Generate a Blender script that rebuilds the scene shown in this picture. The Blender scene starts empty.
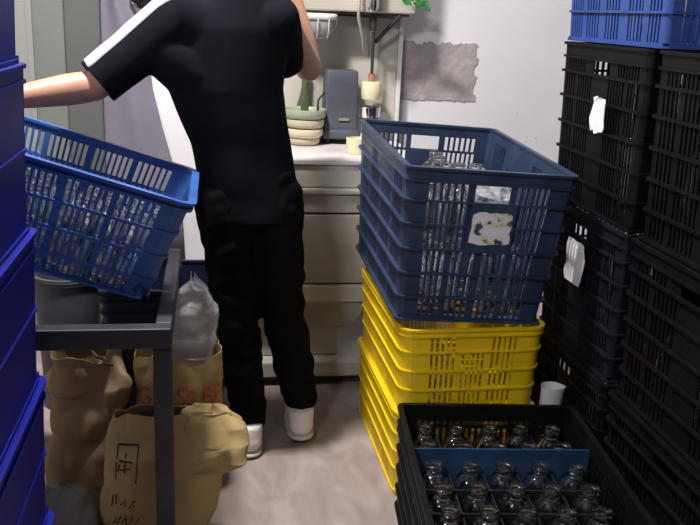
import bpy, bmesh, math, random
from mathutils import Vector, Matrix, noise
from mathutils.bvhtree import BVHTree
SC = bpy.context.scene
COL = SC.collection
random.seed(7)

# ------------------------------------------------------------------ camera, light, exposure
F_PX, PITCH, ROLL, YAW, CAM_H = 850.0, .285, .045, .166, 1.31
fwd = Vector((math.sin(YAW)*math.cos(PITCH), math.cos(YAW)*math.cos(PITCH), -math.sin(PITCH)))
rgt = Vector((math.cos(YAW), -math.sin(YAW), 0)); upv = rgt.cross(fwd)
r2 = rgt*math.cos(ROLL) + upv*math.sin(ROLL); u2 = upv*math.cos(ROLL) - rgt*math.sin(ROLL)
cd = bpy.data.cameras.new('camera'); cam = bpy.data.objects.new('camera', cd); COL.objects.link(cam)
cd.sensor_width = 36; cd.lens = F_PX/700*36; cd.clip_start = .02
M4 = Matrix((r2, u2, -fwd)).transposed().to_4x4(); M4.translation = (0, 0, CAM_H); cam.matrix_world = M4
SC.camera = cam

w = bpy.data.worlds.new('world'); SC.world = w; w.use_nodes = True
w.node_tree.nodes['Background'].inputs[0].default_value = (.8, .85, 1, 1)
w.node_tree.nodes['Background'].inputs[1].default_value = .02
SC.view_settings.view_transform = 'Standard'; SC.view_settings.look = 'None'
SC.view_settings.gamma = 1; SC.view_settings.use_curve_mapping = False
SC.view_settings.exposure = 0.42

def area(name, loc, target, sx, sy, power, color):
    d = bpy.data.lights.new(name, 'AREA'); d.shape = 'RECTANGLE'; d.size = sx; d.size_y = sy
    d.energy = power; d.color = color
    o = bpy.data.objects.new(name, d); COL.objects.link(o); o.location = loc
    o.rotation_euler = (Vector(target)-Vector(loc)).to_track_quat('-Z', 'Y').to_euler()
    return o
area('ceiling_lamp_light', (-.20, 2.16, 2.66), (-.20, 2.16, 0), .24, .16, 64, (1, .96, .945))
area('entrance_lamp_light', (-.9, -.1, 2.55), (.3, 1.6, .4), .4, .25, 30, (.97, .97, 1))

# ------------------------------------------------------------------ materials
def mat(name, col, rough=.5, metal=0, var=.12, scale=9, bump=.0, bscale=60, spec=.5, col2=None, trans=0, ior=1.45, coat=0, alpha=1):
    m = bpy.data.materials.new(name); m.use_nodes = True
    nt = m.node_tree; b = nt.nodes['Principled BSDF']
    b.inputs['Roughness'].default_value = rough; b.inputs['Metallic'].default_value = metal
    b.inputs['Specular IOR Level'].default_value = spec; b.inputs['IOR'].default_value = ior
    b.inputs['Transmission Weight'].default_value = trans; b.inputs['Alpha'].default_value = alpha
    b.inputs['Coat Weight'].default_value = coat
    tc = nt.nodes.new('ShaderNodeTexCoord'); n = nt.nodes.new('ShaderNodeTexNoise')
    n.inputs['Scale'].default_value = scale; n.inputs['Detail'].default_value = 5
    nt.links.new(tc.outputs['Object'], n.inputs['Vector'])
    r = nt.nodes.new('ShaderNodeValToRGB')
    c2 = col2 if col2 else tuple(max(0, c*(1-var)) for c in col)
    c1 = col if col2 else tuple(min(1, c*(1+var)) for c in col)
    r.color_ramp.elements[0].position = .35; r.color_ramp.elements[1].position = .65
    r.color_ramp.elements[0].color = (*c2, 1); r.color_ramp.elements[1].color = (*c1, 1)
    nt.links.new(n.outputs['Fac'], r.inputs['Fac']); nt.links.new(r.outputs['Color'], b.inputs['Base Color'])
    if bump:
        n2 = nt.nodes.new('ShaderNodeTexNoise'); n2.inputs['Scale'].default_value = bscale; n2.inputs['Detail'].default_value = 6
        nt.links.new(tc.outputs['Object'], n2.inputs['Vector'])
        bp = nt.nodes.new('ShaderNodeBump'); bp.inputs['Strength'].default_value = bump; bp.inputs['Distance'].default_value = .01
        nt.links.new(n2.outputs['Fac'], bp.inputs['Height']); nt.links.new(bp.outputs['Normal'], b.inputs['Normal'])
    return m

MT = {}
MT['navy'] = mat('navy_plastic', (.022, .038, .080), .42, var=.25)
MT['yellow'] = mat('yellow_plastic', (.74, .5, .008), .42, var=.08)
MT['black'] = mat('black_plastic', (.0028, .0028, .0036), .5, var=.3, spec=.22)
MT['charcoal'] = mat('charcoal_blue_plastic', (.005, .006, .011), .5, var=.3, spec=.3)
MT['blue'] = mat('blue_plastic', (.032, .105, .35), .4, var=.18)
MT['royal'] = mat('royal_blue_plastic', (.0012, .004, .20), .5, var=.15, spec=.2)
MT['topblue'] = mat('bright_blue_plastic', (.022, .06, .24), .45, var=.15)
MT['divider'] = mat('divider_plastic', (.008, .008, .01), .5, var=.2)
MT['bluediv'] = mat('blue_divider_plastic', (.012, .04, .105), .5, var=.2)
MT['glass'] = mat('clear_glass', (.97, .98, .98), .03, var=.0, trans=1, ior=1.64)
MT['film'] = mat('clear_film', (.75, .74, .74), .28, var=.05, trans=.0, bump=.5, bscale=45, alpha=.25)
MT['steel'] = mat('dark_steel', (.032, .034, .042), .5, .35, var=.3, bump=.05)
MT['chrome'] = mat('chrome', (.8, .8, .8), .12, 1, var=.03)
MT['kraft'] = mat('kraft_paper', (.39, .285, .125), .8, var=.14, scale=6, bump=.25, bscale=35, spec=.2)
MT['kraft2'] = mat('brown_kraft_paper', (.27, .185, .105), .85, var=.18, scale=7, bump=.25, bscale=35, spec=.2)
MT['greysack'] = mat('grey_woven_sack', (.2, .19, .18), .8, var=.2, bump=.3)
MT['redink'] = mat('red_ink', (.42, .10, .05), .8, var=.25, scale=40)
MT['ink'] = mat('black_ink', (.03, .025, .02), .8, var=.2)
MT['shirt'] = mat('black_cotton', (.0045, .0045, .008), .9, var=.2, bump=.12, bscale=25, spec=.12)
MT['trouser'] = mat('black_twill', (.003, .003, .0045), .9, var=.2, bump=.12, bscale=25, spec=.12)
MT['stripe'] = mat('white_band', (.34, .33, .36), .8, var=.05)
MT['skin'] = mat('skin', (.46, .245, .165), .5, var=.08, scale=14)
MT['hair'] = mat('black_hair', (.01, .008, .007), .5, var=.3, bump=.6, bscale=90)
MT['eye'] = mat('eye_white', (.8, .8, .78), .2, var=.02)
MT['iris'] = mat('dark_iris', (.02, .012, .008), .2, var=.1)
MT['lip'] = mat('lips', (.42, .16, .13), .5, var=.06)
MT['shoe'] = mat('white_shoe', (.75, .73, .70), .6, var=.05)
MT['sole'] = mat('shoe_sole', (.55, .53, .5), .7, var=.08)
MT['cream'] = mat('cream_cabinet', (.50, .475, .41), .55, var=.06, scale=3)
MT['cream_dark'] = mat('darker_cream_cabinet', (.40, .375, .31), .6, var=.12, scale=4)  # darker cream for basin, door panel and drawer front
MT['marble'] = mat('pale_stone_top', (.75, .71, .71), .35, scale=6, col2=(.55, .50, .50))
MT['hood'] = mat('beige_hood', (.46, .42, .36), .55, var=.06, scale=3)
MT['gap'] = mat('dark_gap', (.05, .042, .035), .8)
MT['bowlg'] = mat('sage_bowl', (.33, .38, .27), .4, var=.06)
MT['bowlb'] = mat('beige_bowl', (.52, .47, .33), .45, var=.06)
MT['bowlc'] = mat('cream_bowl', (.66, .58, .40), .45, var=.06)
MT['appl'] = mat('slate_grey_plastic', (.075, .08, .10), .5, var=.15)
MT['creamcup'] = mat('cream_ceramic', (.72, .66, .42), .5, var=.05)
MT['greenb'] = mat('dark_green_glass', (.07, .11, .045), .25, var=.2)
MT['paper'] = mat('white_paper', (.72, .70, .72), .8, var=.06, scale=20, bump=.2)
MT['lilac'] = mat('lilac_grey_cloth', (.19, .175, .215), .75, var=.08, scale=4, bump=.15, bscale=20)
MT['leaf'] = mat('green_leaf', (.03, .20, .05), .5, var=.25)
MT['lampglass'] = mat('ribbed_lamp_glass', (.55, .58, .56), .3, var=.1, trans=.4)
MT['white'] = mat('white_enamel', (.70, .70, .68), .45, var=.04)
MT['doorgrey'] = mat('greenish_grey_paint', (.17, .178, .16), .6, var=.06, scale=3)
MT['doordark'] = mat('dark_grey_frame', (.10, .10, .095), .6, var=.1, scale=3)
MT['doorlight'] = mat('pale_grey_frame', (.27, .275, .25), .6, var=.05, scale=3)
MT['blackbag'] = mat('black_bag_plastic', (.012, .012, .016), .3, var=.3, bump=.5, bscale=30)

def label_mat():
    m = mat('torn_label', (.72, .70, .74), .7, scale=34, col2=(.72, .70, .74)); nt = m.node_tree
    r = [n for n in nt.nodes if n.type == 'VALTORGB'][0].color_ramp
    r.elements[0].color = (.03, .06, .14, 1); r.elements[0].position = .40
    r.elements[1].color = (.60, .55, .30, 1); r.elements[1].position = .44
    e = r.elements.new(.52); e.color = (.70, .68, .72, 1)
    return m
MT['label'] = label_mat()

def wall_mat():
    m = bpy.data.materials.new('white_wall_paint'); m.use_nodes = True; nt = m.node_tree; b = nt.nodes['Principled BSDF']
    b.inputs['Roughness'].default_value = .75
    tc = nt.nodes.new('ShaderNodeTexCoord'); n = nt.nodes.new('ShaderNodeTexNoise'); n.inputs['Scale'].default_value = 3; n.inputs['Detail'].default_value = 6
    nt.links.new(tc.outputs['Object'], n.inputs['Vector'])
    r = nt.nodes.new('ShaderNodeValToRGB'); r.color_ramp.elements[0].color = (.72, .695, .72, 1); r.color_ramp.elements[1].color = (.80, .78, .80, 1)
    r.color_ramp.elements[0].position = .3; r.color_ramp.elements[1].position = .7
    nt.links.new(n.outputs['Fac'], r.inputs['Fac'])
    # mildew specks low on the plaster
    v = nt.nodes.new('ShaderNodeTexNoise'); v.inputs['Scale'].default_value = 42; v.inputs['Detail'].default_value = 3
    nt.links.new(tc.outputs['Object'], v.inputs['Vector'])
    rr = nt.nodes.new('ShaderNodeValToRGB'); rr.color_ramp.elements[0].position = .70; rr.color_ramp.elements[1].position = .78
    nt.links.new(v.outputs['Fac'], rr.inputs['Fac'])
    mx = nt.nodes.new('ShaderNodeMix'); mx.data_type = 'RGBA'
    nt.links.new(rr.outputs['Color'], mx.inputs['Factor']); nt.links.new(r.outputs['Color'], mx.inputs[6]); mx.inputs[7].default_value = (.42, .38, .38, 1)
    nt.links.new(mx.outputs[2], b.inputs['Base Color'])
    bp = nt.nodes.new('ShaderNodeBump'); bp.inputs['Strength'].default_value = .12; bp.inputs['Distance'].default_value = .01
    nt.links.new(n.outputs['Fac'], bp.inputs['Height']); nt.links.new(bp.outputs['Normal'], b.inputs['Normal'])
    return m
MT['wall'] = wall_mat()
MT['dimwall'] = mat('unseen_wall_grey', (.42, .41, .41), .8, var=.05, scale=3)  # grey given to the unseen walls and ceiling to cut bounced light
MT['plaster'] = mat('bare_cement_patch', (.46, .41, .41), .9, scale=16, col2=(.34, .30, .30), bump=.5, bscale=40)

def floor_mat():
    m = bpy.data.materials.new('smeared_concrete_floor'); m.use_nodes = True; nt = m.node_tree; b = nt.nodes['Principled BSDF']
    b.inputs['Roughness'].default_value = .55
    tc = nt.nodes.new('ShaderNodeTexCoord')
    mp = nt.nodes.new('ShaderNodeMapping'); mp.inputs['Scale'].default_value = (3, 1.4, 1); mp.inputs['Rotation'].default_value = (0, 0, .5)
    nt.links.new(tc.outputs['Object'], mp.inputs['Vector'])
    n = nt.nodes.new('ShaderNodeTexNoise'); n.inputs['Scale'].default_value = 2.6; n.inputs['Detail'].default_value = 7; n.inputs['Distortion'].default_value = 1.4
    nt.links.new(mp.outputs['Vector'], n.inputs['Vector'])
    r = nt.nodes.new('ShaderNodeValToRGB'); e = r.color_ramp.elements
    e[0].position = .32; e[0].color = (.25, .198, .182, 1); e[1].position = .68; e[1].color = (.38, .32, .30, 1)
    x = e.new(.5); x.color = (.31, .252, .234, 1)
    nt.links.new(n.outputs['Fac'], r.inputs['Fac']); nt.links.new(r.outputs['Color'], b.inputs['Base Color'])
    rg = nt.nodes.new('ShaderNodeMapRange'); rg.inputs['To Min'].default_value = .4; rg.inputs['To Max'].default_value = .7
    nt.links.new(n.outputs['Fac'], rg.inputs['Value']); nt.links.new(rg.outputs['Result'], b.inputs['Roughness'])
    return m
MT['floor'] = floor_mat()

# ------------------------------------------------------------------ mesh helpers
class MB:
    def __init__(s): s.v = []; s.f = []
    def quad8(s, p):                                   # p = 8 corners: bottom 4 ccw, top 4 ccw
        b = len(s.v); s.v += [tuple(q) for q in p]
        s.f += [(b+3, b+2, b+1, b), (b+4, b+5, b+6, b+7), (b, b+1, b+5, b+4), (b+1, b+2, b+6, b+5), (b+2, b+3, b+7, b+6), (b+3, b, b+4, b+7)]
    def box(s, x0, x1, y0, y1, z0, z1):
        s.quad8([(x0, y0, z0), (x1, y0, z0), (x1, y1, z0), (x0, y1, z0), (x0, y0, z1), (x1, y0, z1), (x1, y1, z1), (x0, y1, z1)])
    def rings(s, rs, close=True, cap0=False, cap1=False):
        b = len(s.v); n = len(rs[0])
        for r in rs: s.v += [tuple(q) for q in r]
        for i in range(len(rs)-1):
            for j in range(n if close else n-1):
                k = (j+1) % n
                s.f.append((b+i*n+j, b+i*n+k, b+(i+1)*n+k, b+(i+1)*n+j))
        if cap0: s.f.append(tuple(b+j for j in reversed(range(n))))
        if cap1: s.f.append(tuple(b+(len(rs)-1)*n+j for j in range(n)))
    def loopring(s, rs):                               # rings joined round and closed on themselves (a torus of sections)
        s.rings(rs + [rs[0]])
    def lathe(s, prof, n=18, c=(0, 0, 0)):
        rs = [[(c[0]+r*math.cos(2*math.pi*k/n), c[1]+r*math.sin(2*math.pi*k/n), c[2]+z) for k in range(n)] for r, z in prof]
        s.rings(rs, True, True, True)
    def tube(s, pts, r, n=8):
        pts = [Vector(p) for p in pts]; rs = []
        for i, p in enumerate(pts):
            t = (pts[min(i+1, len(pts)-1)] - pts[max(i-1, 0)]).normalized()
            a = t.orthogonal().normalized() if i == 0 else (a - t*a.dot(t)).normalized()
            c = t.cross(a); rad = r[i] if isinstance(r, (list, tuple)) else r
            rs.append([p + (a*math.cos(2*math.pi*k/n) + c*math.sin(2*math.pi*k/n))*rad for k in range(n)])
        s.rings(rs, True, True, True)
    def mesh(s, name, m, smooth=False):
        me = bpy.data.meshes.new(name); me.from_pydata(s.v, [], s.f); me.update()
        bm = bmesh.new(); bm.from_mesh(me); bmesh.ops.remove_doubles(bm, verts=bm.verts, dist=1e-6)
        bmesh.ops.recalc_face_normals(bm, faces=bm.faces); bm.to_mesh(me); bm.free()
        if m: me.materials.append(m)
        if smooth:
            for p in me.polygons: p.use_smooth = True
            try: me.set_sharp_from_angle(angle=math.radians(50))
            except Exception: pass
        return me
    def build(s, name, m, parent=None, smooth=False):
        return link(name, s.mesh(name, m, smooth), parent)

def link(name, me, parent=None):
    o = bpy.data.objects.new(name, me); COL.objects.link(o)
    if parent: o.parent = parent
    return o
def tag(o, label, cat, group=None):
    o['label'] = label; o['category'] = cat
    if group: o['group'] = group
    return o
def thing(name, label, cat, loc=(0, 0, 0), rz=0, group=None):
    o = bpy.data.objects.new(name, None); COL.objects.link(o); o.empty_display_size = .05
    o.location = loc; o.rotation_euler = (0, 0, rz)
    return tag(o, label, cat, group)
def struct(o): o['kind'] = 'structure'; return o
def sbox(name, m, *b): mb = MB(); mb.box(*b); return struct(mb.build(name, m))
def bevel(o, wd=.004, seg=2):
    md = o.modifiers.new('bevel', 'BEVEL'); md.width = wd; md.segments = seg; md.limit_method = 'ANGLE'; return o
KIDS = {}
def copy_tree(o, parent=None):
    c = o.copy(); COL.objects.link(c)
    if parent: c.parent = parent
    for ch in list(o.children): copy_tree(ch, c)
    return c
ORD = ['first', 'second', 'third', 'fourth', 'fifth', 'sixth', 'seventh', 'eighth', 'ninth']

# ------------------------------------------------------------------ the setting
WY = 3.36
sbox('floor', MT['floor'], -1.6, 1.75, -1.6, WY+.1, -.06, 0)
sbox('wall_back', MT['wall'], -1.6, 1.75, WY, WY+.1, 0, 2.75)
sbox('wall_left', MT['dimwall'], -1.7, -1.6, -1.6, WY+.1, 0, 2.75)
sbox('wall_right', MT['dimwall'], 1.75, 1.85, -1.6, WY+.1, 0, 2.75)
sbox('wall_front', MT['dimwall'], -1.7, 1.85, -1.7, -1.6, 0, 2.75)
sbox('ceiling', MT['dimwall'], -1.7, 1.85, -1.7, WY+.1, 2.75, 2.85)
# bare cement patch: a thin skim with a ragged edge on the back wall
mb = MB(); random.seed(3)
N = 28
out = []
x0, x1, z0, z1 = .735, 1.03, .99, 1.215
for k in range(N): out.append((x0+(x1-x0)*k/N, z0+random.uniform(-.004, .004)))
for k in range(N): out.append((x1+random.uniform(-.005, .003)+(.012 if k%9<4 else 0), z0+(z1-z0)*k/N))
for k in range(N): out.append((x1-(x1-x0)*k/N, z1+random.uniform(-.004, .003)-.012*(k/N)*(k%7<3)))
for k in range(N): out.append((x0, z1-(z1-z0)*k/N))
mb.rings([[(x, WY+.001, z) for x, z in out], [(x, WY-.004, z) for x, z in out]], True, True, True)
struct(mb.build('trim_1', MT['plaster']))
# grey door and its frame on the left of the back wall
d = struct(link('door_1', None)); d.location = (-.93, WY, 0)
mb = MB(); mb.box(-.32, .40, -.03, 0, .01, 2.02); p = mb.build('door_leaf', MT['doorgrey'], d); bevel(p)
mb = MB(); mb.box(.40, .525, -.06, 0, 0, 2.1); p = mb.build('door_jamb', MT['doordark'], d); bevel(p, .006)
mb = MB(); mb.box(.265, .285, -.042, -.03, .01, 2.02); p = mb.build('door_stile', MT['doorlight'], d)
mb = MB(); mb.box(.12, .265, -.04, -.03, .2, 1.95); p = mb.build('door_panel', MT['doorlight'], d); bevel(p)
mb = MB(); mb.box(-.42, -.32, -.06, 0, 0, 2.1); p = mb.build('door_jamb', MT['doordark'], d); bevel(p, .006)

# ------------------------------------------------------------------ crates
def rrect(hw, hl, r, seg=4):
    P = []
    for cx, cy, a0 in ((1, 1, 0), (-1, 1, 90), (-1, -1, 180), (1, -1, 270)):
        for k in range(seg+1):
            a = math.radians(a0 + 90*k/seg)
            P.append((cx*(hw-r)+r*math.cos(a), cy*(hl-r)+r*math.sin(a)))
    return P

class CrateSpec:
    def __init__(s, W, L, H, inset, r=.015, bduty=None, t=.004, ribs=(), slots=None, xslots=None, pitch=.0165, duty=.52, rim=.03, proud=.008, ribh=.006, lip=.008):
        s.__dict__.update(locals())

def crate_meshes(S, key, m):
    """meshes of one crate: list of (part name, mesh)"""
    hw = lambda z: S.W/2 - S.lip - S.inset*(1 - z/S.H)
    hl = lambda z: S.L/2 - S.lip - S.inset*(1 - z/S.H)
    out = []
    ztop = S.H - S.rim
    # base lattice
    mb = MB(); bw, bl = hw(0), hl(0)
    nx = max(3, int(bw*2/.05)); ny = max(3, int(bl*2/.05))
    for i in range(nx+1):
        x = -bw+.006+(2*bw-.012)*i/nx; mb.box(x-.006, x+.006, -bl, bl, 0, .006)
    for i in range(ny+1):
        y = -bl+.006+(2*bl-.012)*i/ny; mb.box(-bw, bw, y-.006, y+.006, .0005, .0055)
    mb.box(-bw, bw, -bl, -bl+.012, 0, .012); mb.box(-bw, bw, bl-.012, bl, 0, .012)
    mb.box(-bw, -bw+.012, -bl, bl, 0, .012); mb.box(bw-.012, bw, -bl, bl, 0, .012)
    out.append(('base', mb.mesh('base_'+key, m)))
    # walls
    lv = [0.0] + list(S.ribs) + [ztop/S.H]
    rc = max(S.r, .012)
    for side in range(4):
        front = side in (0, 2)
        spec = S.slots if front else S.xslots
        mb = MB()
        def P(u, z, wo, side=side, front=front):
            a = (hw(z) if front else hl(z)) - rc; q = -a + 2*a*u; dd = (hl(z) if front else hw(z)) + wo
            return [(q, -dd, z), (dd, q, z), (-q, dd, z), (-dd, -q, z)][side]
        ln = 2*((hw(S.H*.6) if front else hl(S.H*.6)) - rc)
        for bi in range(len(lv)-1):
            za, zb = lv[bi]*S.H, lv[bi+1]*S.H
            bands = spec[min(bi, len(spec)-1)]
            fill = []; cur = 0.0
            for g in bands:
                ua, ub, kind = g
                if ua > cur: fill.append((cur, ua))
                if kind == 'slot':
                    n = max(1, round((ub-ua)*ln/S.pitch)); st = (ub-ua)/n
                    for k in range(n):
                        s0 = ua+st*k
                        fill.append((s0+st*(S.bduty if S.bduty and side == 2 and bi < len(lv)-2 else S.duty), s0+st))  # lower back-panel slots made narrower to block light from behind
                cur = ub
            if cur < 1: fill.append((cur, 1.0))
            for ua, ub in fill:
                if ub-ua < 1e-4: continue
                mb.quad8([P(ua, za, -S.t), P(ub, za, -S.t), P(ub, za, 0), P(ua, za, 0), P(ua, zb, -S.t), P(ub, zb, -S.t), P(ub, zb, 0), P(ua, zb, 0)])
        # collar under the rim
        za, zb = ztop, S.H-.004
        mb.quad8([P(0, za, -S.t), P(1, za, -S.t), P(1, za, .001), P(0, za, .001), P(0, zb, -S.t), P(1, zb, -S.t), P(1, zb, .001), P(0, zb, .001)])
        out.append(('front_panel' if side == 0 else 'back_panel' if side == 2 else 'side_panel', mb.mesh('panel_%d_%s' % (side, key), m)))
    # corner posts
    for ci in range(4):
        mb = MB(); seg = 5
        def arc(z, off):
            a, l = hw(z), hl(z); P = []
            for k in range(seg+1):
                an = math.radians(ci*90+90*k/seg); cx, cy = ((1, 1), (-1, 1), (-1, -1), (1, -1))[ci]
                P.append((cx*(a-rc)+(rc+off)*math.cos(an), cy*(l-rc)+(rc+off)*math.sin(an), z))
            return P
        lo = arc(0, .0005) + arc(0, -S.t)[::-1]; hi = arc(S.H-.004, .0005) + arc(S.H-.004, -S.t)[::-1]
        mb.rings([lo, hi], True, True, True)
        out.append(('corner_post', mb.mesh('corner_post_%d_%s' % (ci, key), m)))
    # rib rings
    def ring(z0, z1, o, i):
        A = rrect(hw(z0)+o, hl(z0)+o, rc+max(o, 0)); B = rrect(hw(z1)+o, hl(z1)+o, rc+max(o, 0))
        C_ = rrect(hw(z1)-i, hl(z1)-i, max(.002, rc-i)); D_ = rrect(hw(z0)-i, hl(z0)-i, max(.002, rc-i))
        mbb = MB(); mbb.loopring([[(x, y, z) for x, y in q] for q, z in ((A, z0), (B, z1), (C_, z1), (D_, z0))]); return mbb
    for ri, f in enumerate((.0,) + tuple(S.ribs)):
        z = max(f*S.H, .004); out.append(('rib', ring(z-.5*S.ribh, z+.5*S.ribh, S.proud, S.t*.5).mesh('rib_%d_%s' % (ri, key), m)))
    out.append(('rib', ring(ztop-S.ribh*.5, ztop+S.ribh*.5, S.lip*.9, S.t*.5).mesh('rim_rib_'+key, m)))
    rm = ring(S.H-.007, S.H, S.lip, S.t+.003)
    out.append(('rim', rm.mesh('rim_'+key, m)))
    return out

CM = {}
def crate(name, S, key, m, label, loc, rz=0, group=None, rot=None, sc=None):
    if key not in CM: CM[key] = crate_meshes(S, key, m)
    o = thing(name, label, 'crate', loc, rz, group)
    if rot: o.rotation_euler = rot
    if sc: o.scale = sc
    for n, me in CM[key]: link(n, me, o)
    return o

sl = 'slot'
six = tuple(k/6*.93 for k in range(1, 6))
NAVY = CrateSpec(.465, .70, .425, .028, ribs=(.165, .325, .485, .645, .795), proud=.0105, duty=.60,
    slots=[[(.10, .27, sl), (.30, .48, sl), (.52, .70, sl), (.73, .90, sl)]]*3 +
          [[(.09, .37, sl), (.67, .91, sl)], [(.09, .37, sl), (.67, .91, sl)], [(.10, .37, sl), (.40, .63, 'open'), (.67, .90, sl)]],
    xslots=[[(.06, .22, sl), (.28, .48, sl), (.53, .73, sl), (.78, .94, sl)]]*5 + [[(.30, .42, sl), (.78, .94, sl)]], rim=.036)
YEL = CrateSpec(.420, .61, .258, .012, r=.04, ribs=(.30, .52, .74), pitch=.0145, duty=.5, proud=.005, ribh=.006, rim=.02, lip=.006,
    slots=[[(.12, .36, sl), (.40, .62, sl), (.66, .90, sl)]]*3 + [[(.12, .36, sl), (.66, .90, sl)]],
    xslots=[[(.08, .28, sl), (.34, .64, sl), (.70, .92, sl)]]*4)
BLK = CrateSpec(.445, .58, .405, .012, ribs=(.17, .335, .50, .665, .82), proud=.01,
    slots=[[(.08, .30, sl), (.36, .64, sl), (.70, .92, sl)]]*6,
    xslots=[[(.03, .17, sl), (.20, .40, sl), (.6, .80, sl), (.83, .97, sl)]]*5 + [[(.05, .3, sl), (.40, .60, 'open'), (.7, .95, sl)]], rim=.036)
OPEN = CrateSpec(.49, .63, .30, .008, ribs=(.2, .4, .6, .78), proud=.008,
    slots=[[(.06, .30, sl), (.36, .64, sl), (.70, .94, sl)]]*4 + [[(.06, .34, sl), (.36, .64, 'open'), (.66, .94, sl)]],
    xslots=[[(.04, .22, sl), (.28, .48, sl), (.53, .73, sl), (.78, .96, sl)]]*5, rim=.045)
TILT = CrateSpec(.58, .46, .264, .034, r=.03, bduty=.2, ribs=(.2, .44, .68), pitch=.0155, duty=.62, proud=.005, ribh=.007, lip=.012, rim=.02,
    slots=[[(.05, .25, sl), (.27, .485, sl), (.515, .73, sl), (.75, .95, sl)]]*3 + [[(.05, .25, sl), (.27, .485, sl), (.515, .73, sl), (.75, .95, sl)]],
    xslots=[[(.08, .92, sl)]]*4)
ROY = CrateSpec(.45, .60, .30, .010, r=.03, ribs=(.5,), proud=.004, rim=.03, ribh=.006, lip=.006,
    slots=[[]]*2, xslots=[[], []])
TOPB = CrateSpec(.445, .60, .27, .012, ribs=(.3, .6), proud=.007, slots=[[(.06, .30, sl), (.36, .64, sl), (.70, .94, sl)]]*3,
    xslots=[[(.02, .16, sl), (.2, .36, sl), (.42, .58, sl), (.66, .82, sl), (.86, .98, sl)]]*3)

# yellow pair under the navy crate
ang = .02
YG = 'yellow crates under the navy crate'
crate('plastic_crate', YEL, 'yel', MT['yellow'], 'yellow plastic crate standing on the floor, lower of the two yellow crates', (.694, 2.37, .0), ang, YG)
crate('plastic_crate', YEL, 'yel', MT['yellow'], 'yellow plastic crate directly under the navy blue crate, upper of two', (.694, 2.368, .25), ang, YG)
NAVY_Z = .534
NTILT = math.radians(2.6)
navy = crate('plastic_crate', NAVY, 'navy', MT['navy'], 'navy blue crate of bottles with torn white sticker, on the yellow crates', (.680, 2.408, NAVY_Z), .0)
navy.rotation_euler = (NTILT, .05, .012)
# torn sticker on its front
random.seed(11)
mb = MB(); pts = []
for k in range(26):
    a = 2*math.pi*k/26; cx, cz = math.cos(a), math.sin(a); q = 1/max(abs(cx), abs(cz))
    pts.append((cx*q*.056*random.uniform(.92, 1.02), cz*q*.045*random.uniform(.92, 1.02)))
yb = -(NAVY.L/2-NAVY.lip-NAVY.inset*(1-.60))
yq = lambda z: -(NAVY.L/2-NAVY.lip-NAVY.inset*(1-z/NAVY.H))
zc_, x_c = .64*NAVY.H, .012
lp = MB(); z0, z1 = .485*NAVY.H, .795*NAVY.H
lp.quad8([(x_c-.062, yq(z0)-.0114, z0), (x_c+.062, yq(z0)-.0114, z0), (x_c+.062, yq(z0)+.001, z0), (x_c-.062, yq(z0)+.001, z0), (x_c-.062, yq(z1)-.0114, z1), (x_c+.062, yq(z1)-.0114, z1), (x_c+.062, yq(z1)+.001, z1), (x_c-.062, yq(z1)+.001, z1)])
lp.build('label_plate', MT['navy'], navy)
mb.rings([[(x_c+x, yq(zc_+z)-.0116, zc_+z) for x, z in pts], [(x_c+x, yq(zc_+z)-.0126, zc_+z) for x, z in pts]], True, True, True)
sk = mb.build('sticker', MT['label'], navy); sk['label'] = 'torn white sticker with yellowed print remains'
sk.rotation_euler = (0, 0, 0)

# right-hand black stacks
BG = 'dark crates stacked along the right wall'
XS = 1.0+.445/2+.002
lab_far = ['dark crate on the floor, bottom of the far right-hand stack', 'dark blue-black crate with hanging paper slip, middle of the far right-hand stack', 'black crate with torn white patch, top of the far right-hand stack']
lab_near = ['black crate at the foot of the near right-hand stack beside open bottle crate', 'black crate in the middle of the near right-hand stack at right edge', 'black crate on top of the near right-hand stack below the blue crate']
for k in range(3):
    z = (0, .407, .814)[k]; sc = (1, .9, 1 if k < 2 else 1.10)
    crate('plastic_crate', BLK, 'chr' if k == 1 else 'blk', MT['charcoal'] if k == 1 else MT['black'], lab_far[k], (XS, 2.165, z), 0, BG, sc=sc)
    crate('plastic_crate', BLK, 'blk', MT['black'], lab_near[k], (XS+.004*k, 1.585, z), 0, BG, sc=(1, 1.05, sc[2]))
crate('plastic_crate', TOPB, 'topb', MT['topblue'], 'bright blue crate on top of the black stack by the white wall', (XS+.006, 2.165, 1.262), 0)

# open black crate in front
OB_ROT = -.095
ob = crate('plastic_crate', OPEN, 'open', MT['black'], 'open black crate full of clear bottles in the foreground, with dividers', (.705, 1.725, 0), OB_ROT)
CP, RP = .0875, .1
ROWY = [.254-RP*k for k in range(6)]
for k in range(6):
    y = ROWY[k]-RP/2
    if k == 5: continue
    mb = MB(); mb.box(-.225, .225, y-.0015, y+.0015, .02, .222 if k != 1 else .278)
    dv = mb.build('divider', MT['bluediv'] if k == 1 else MT['divider'], ob); bevel(dv, .001, 1)
    if k == 1: dv['label'] = 'blue plastic divider strip'
for k in range(4):
    x = (k-1.5)*CP
    mb = MB(); mb.box(x-.0015, x+.0015, -.297, .297, .018, .212); mb.build('divider', MT['divider'], ob)

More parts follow.
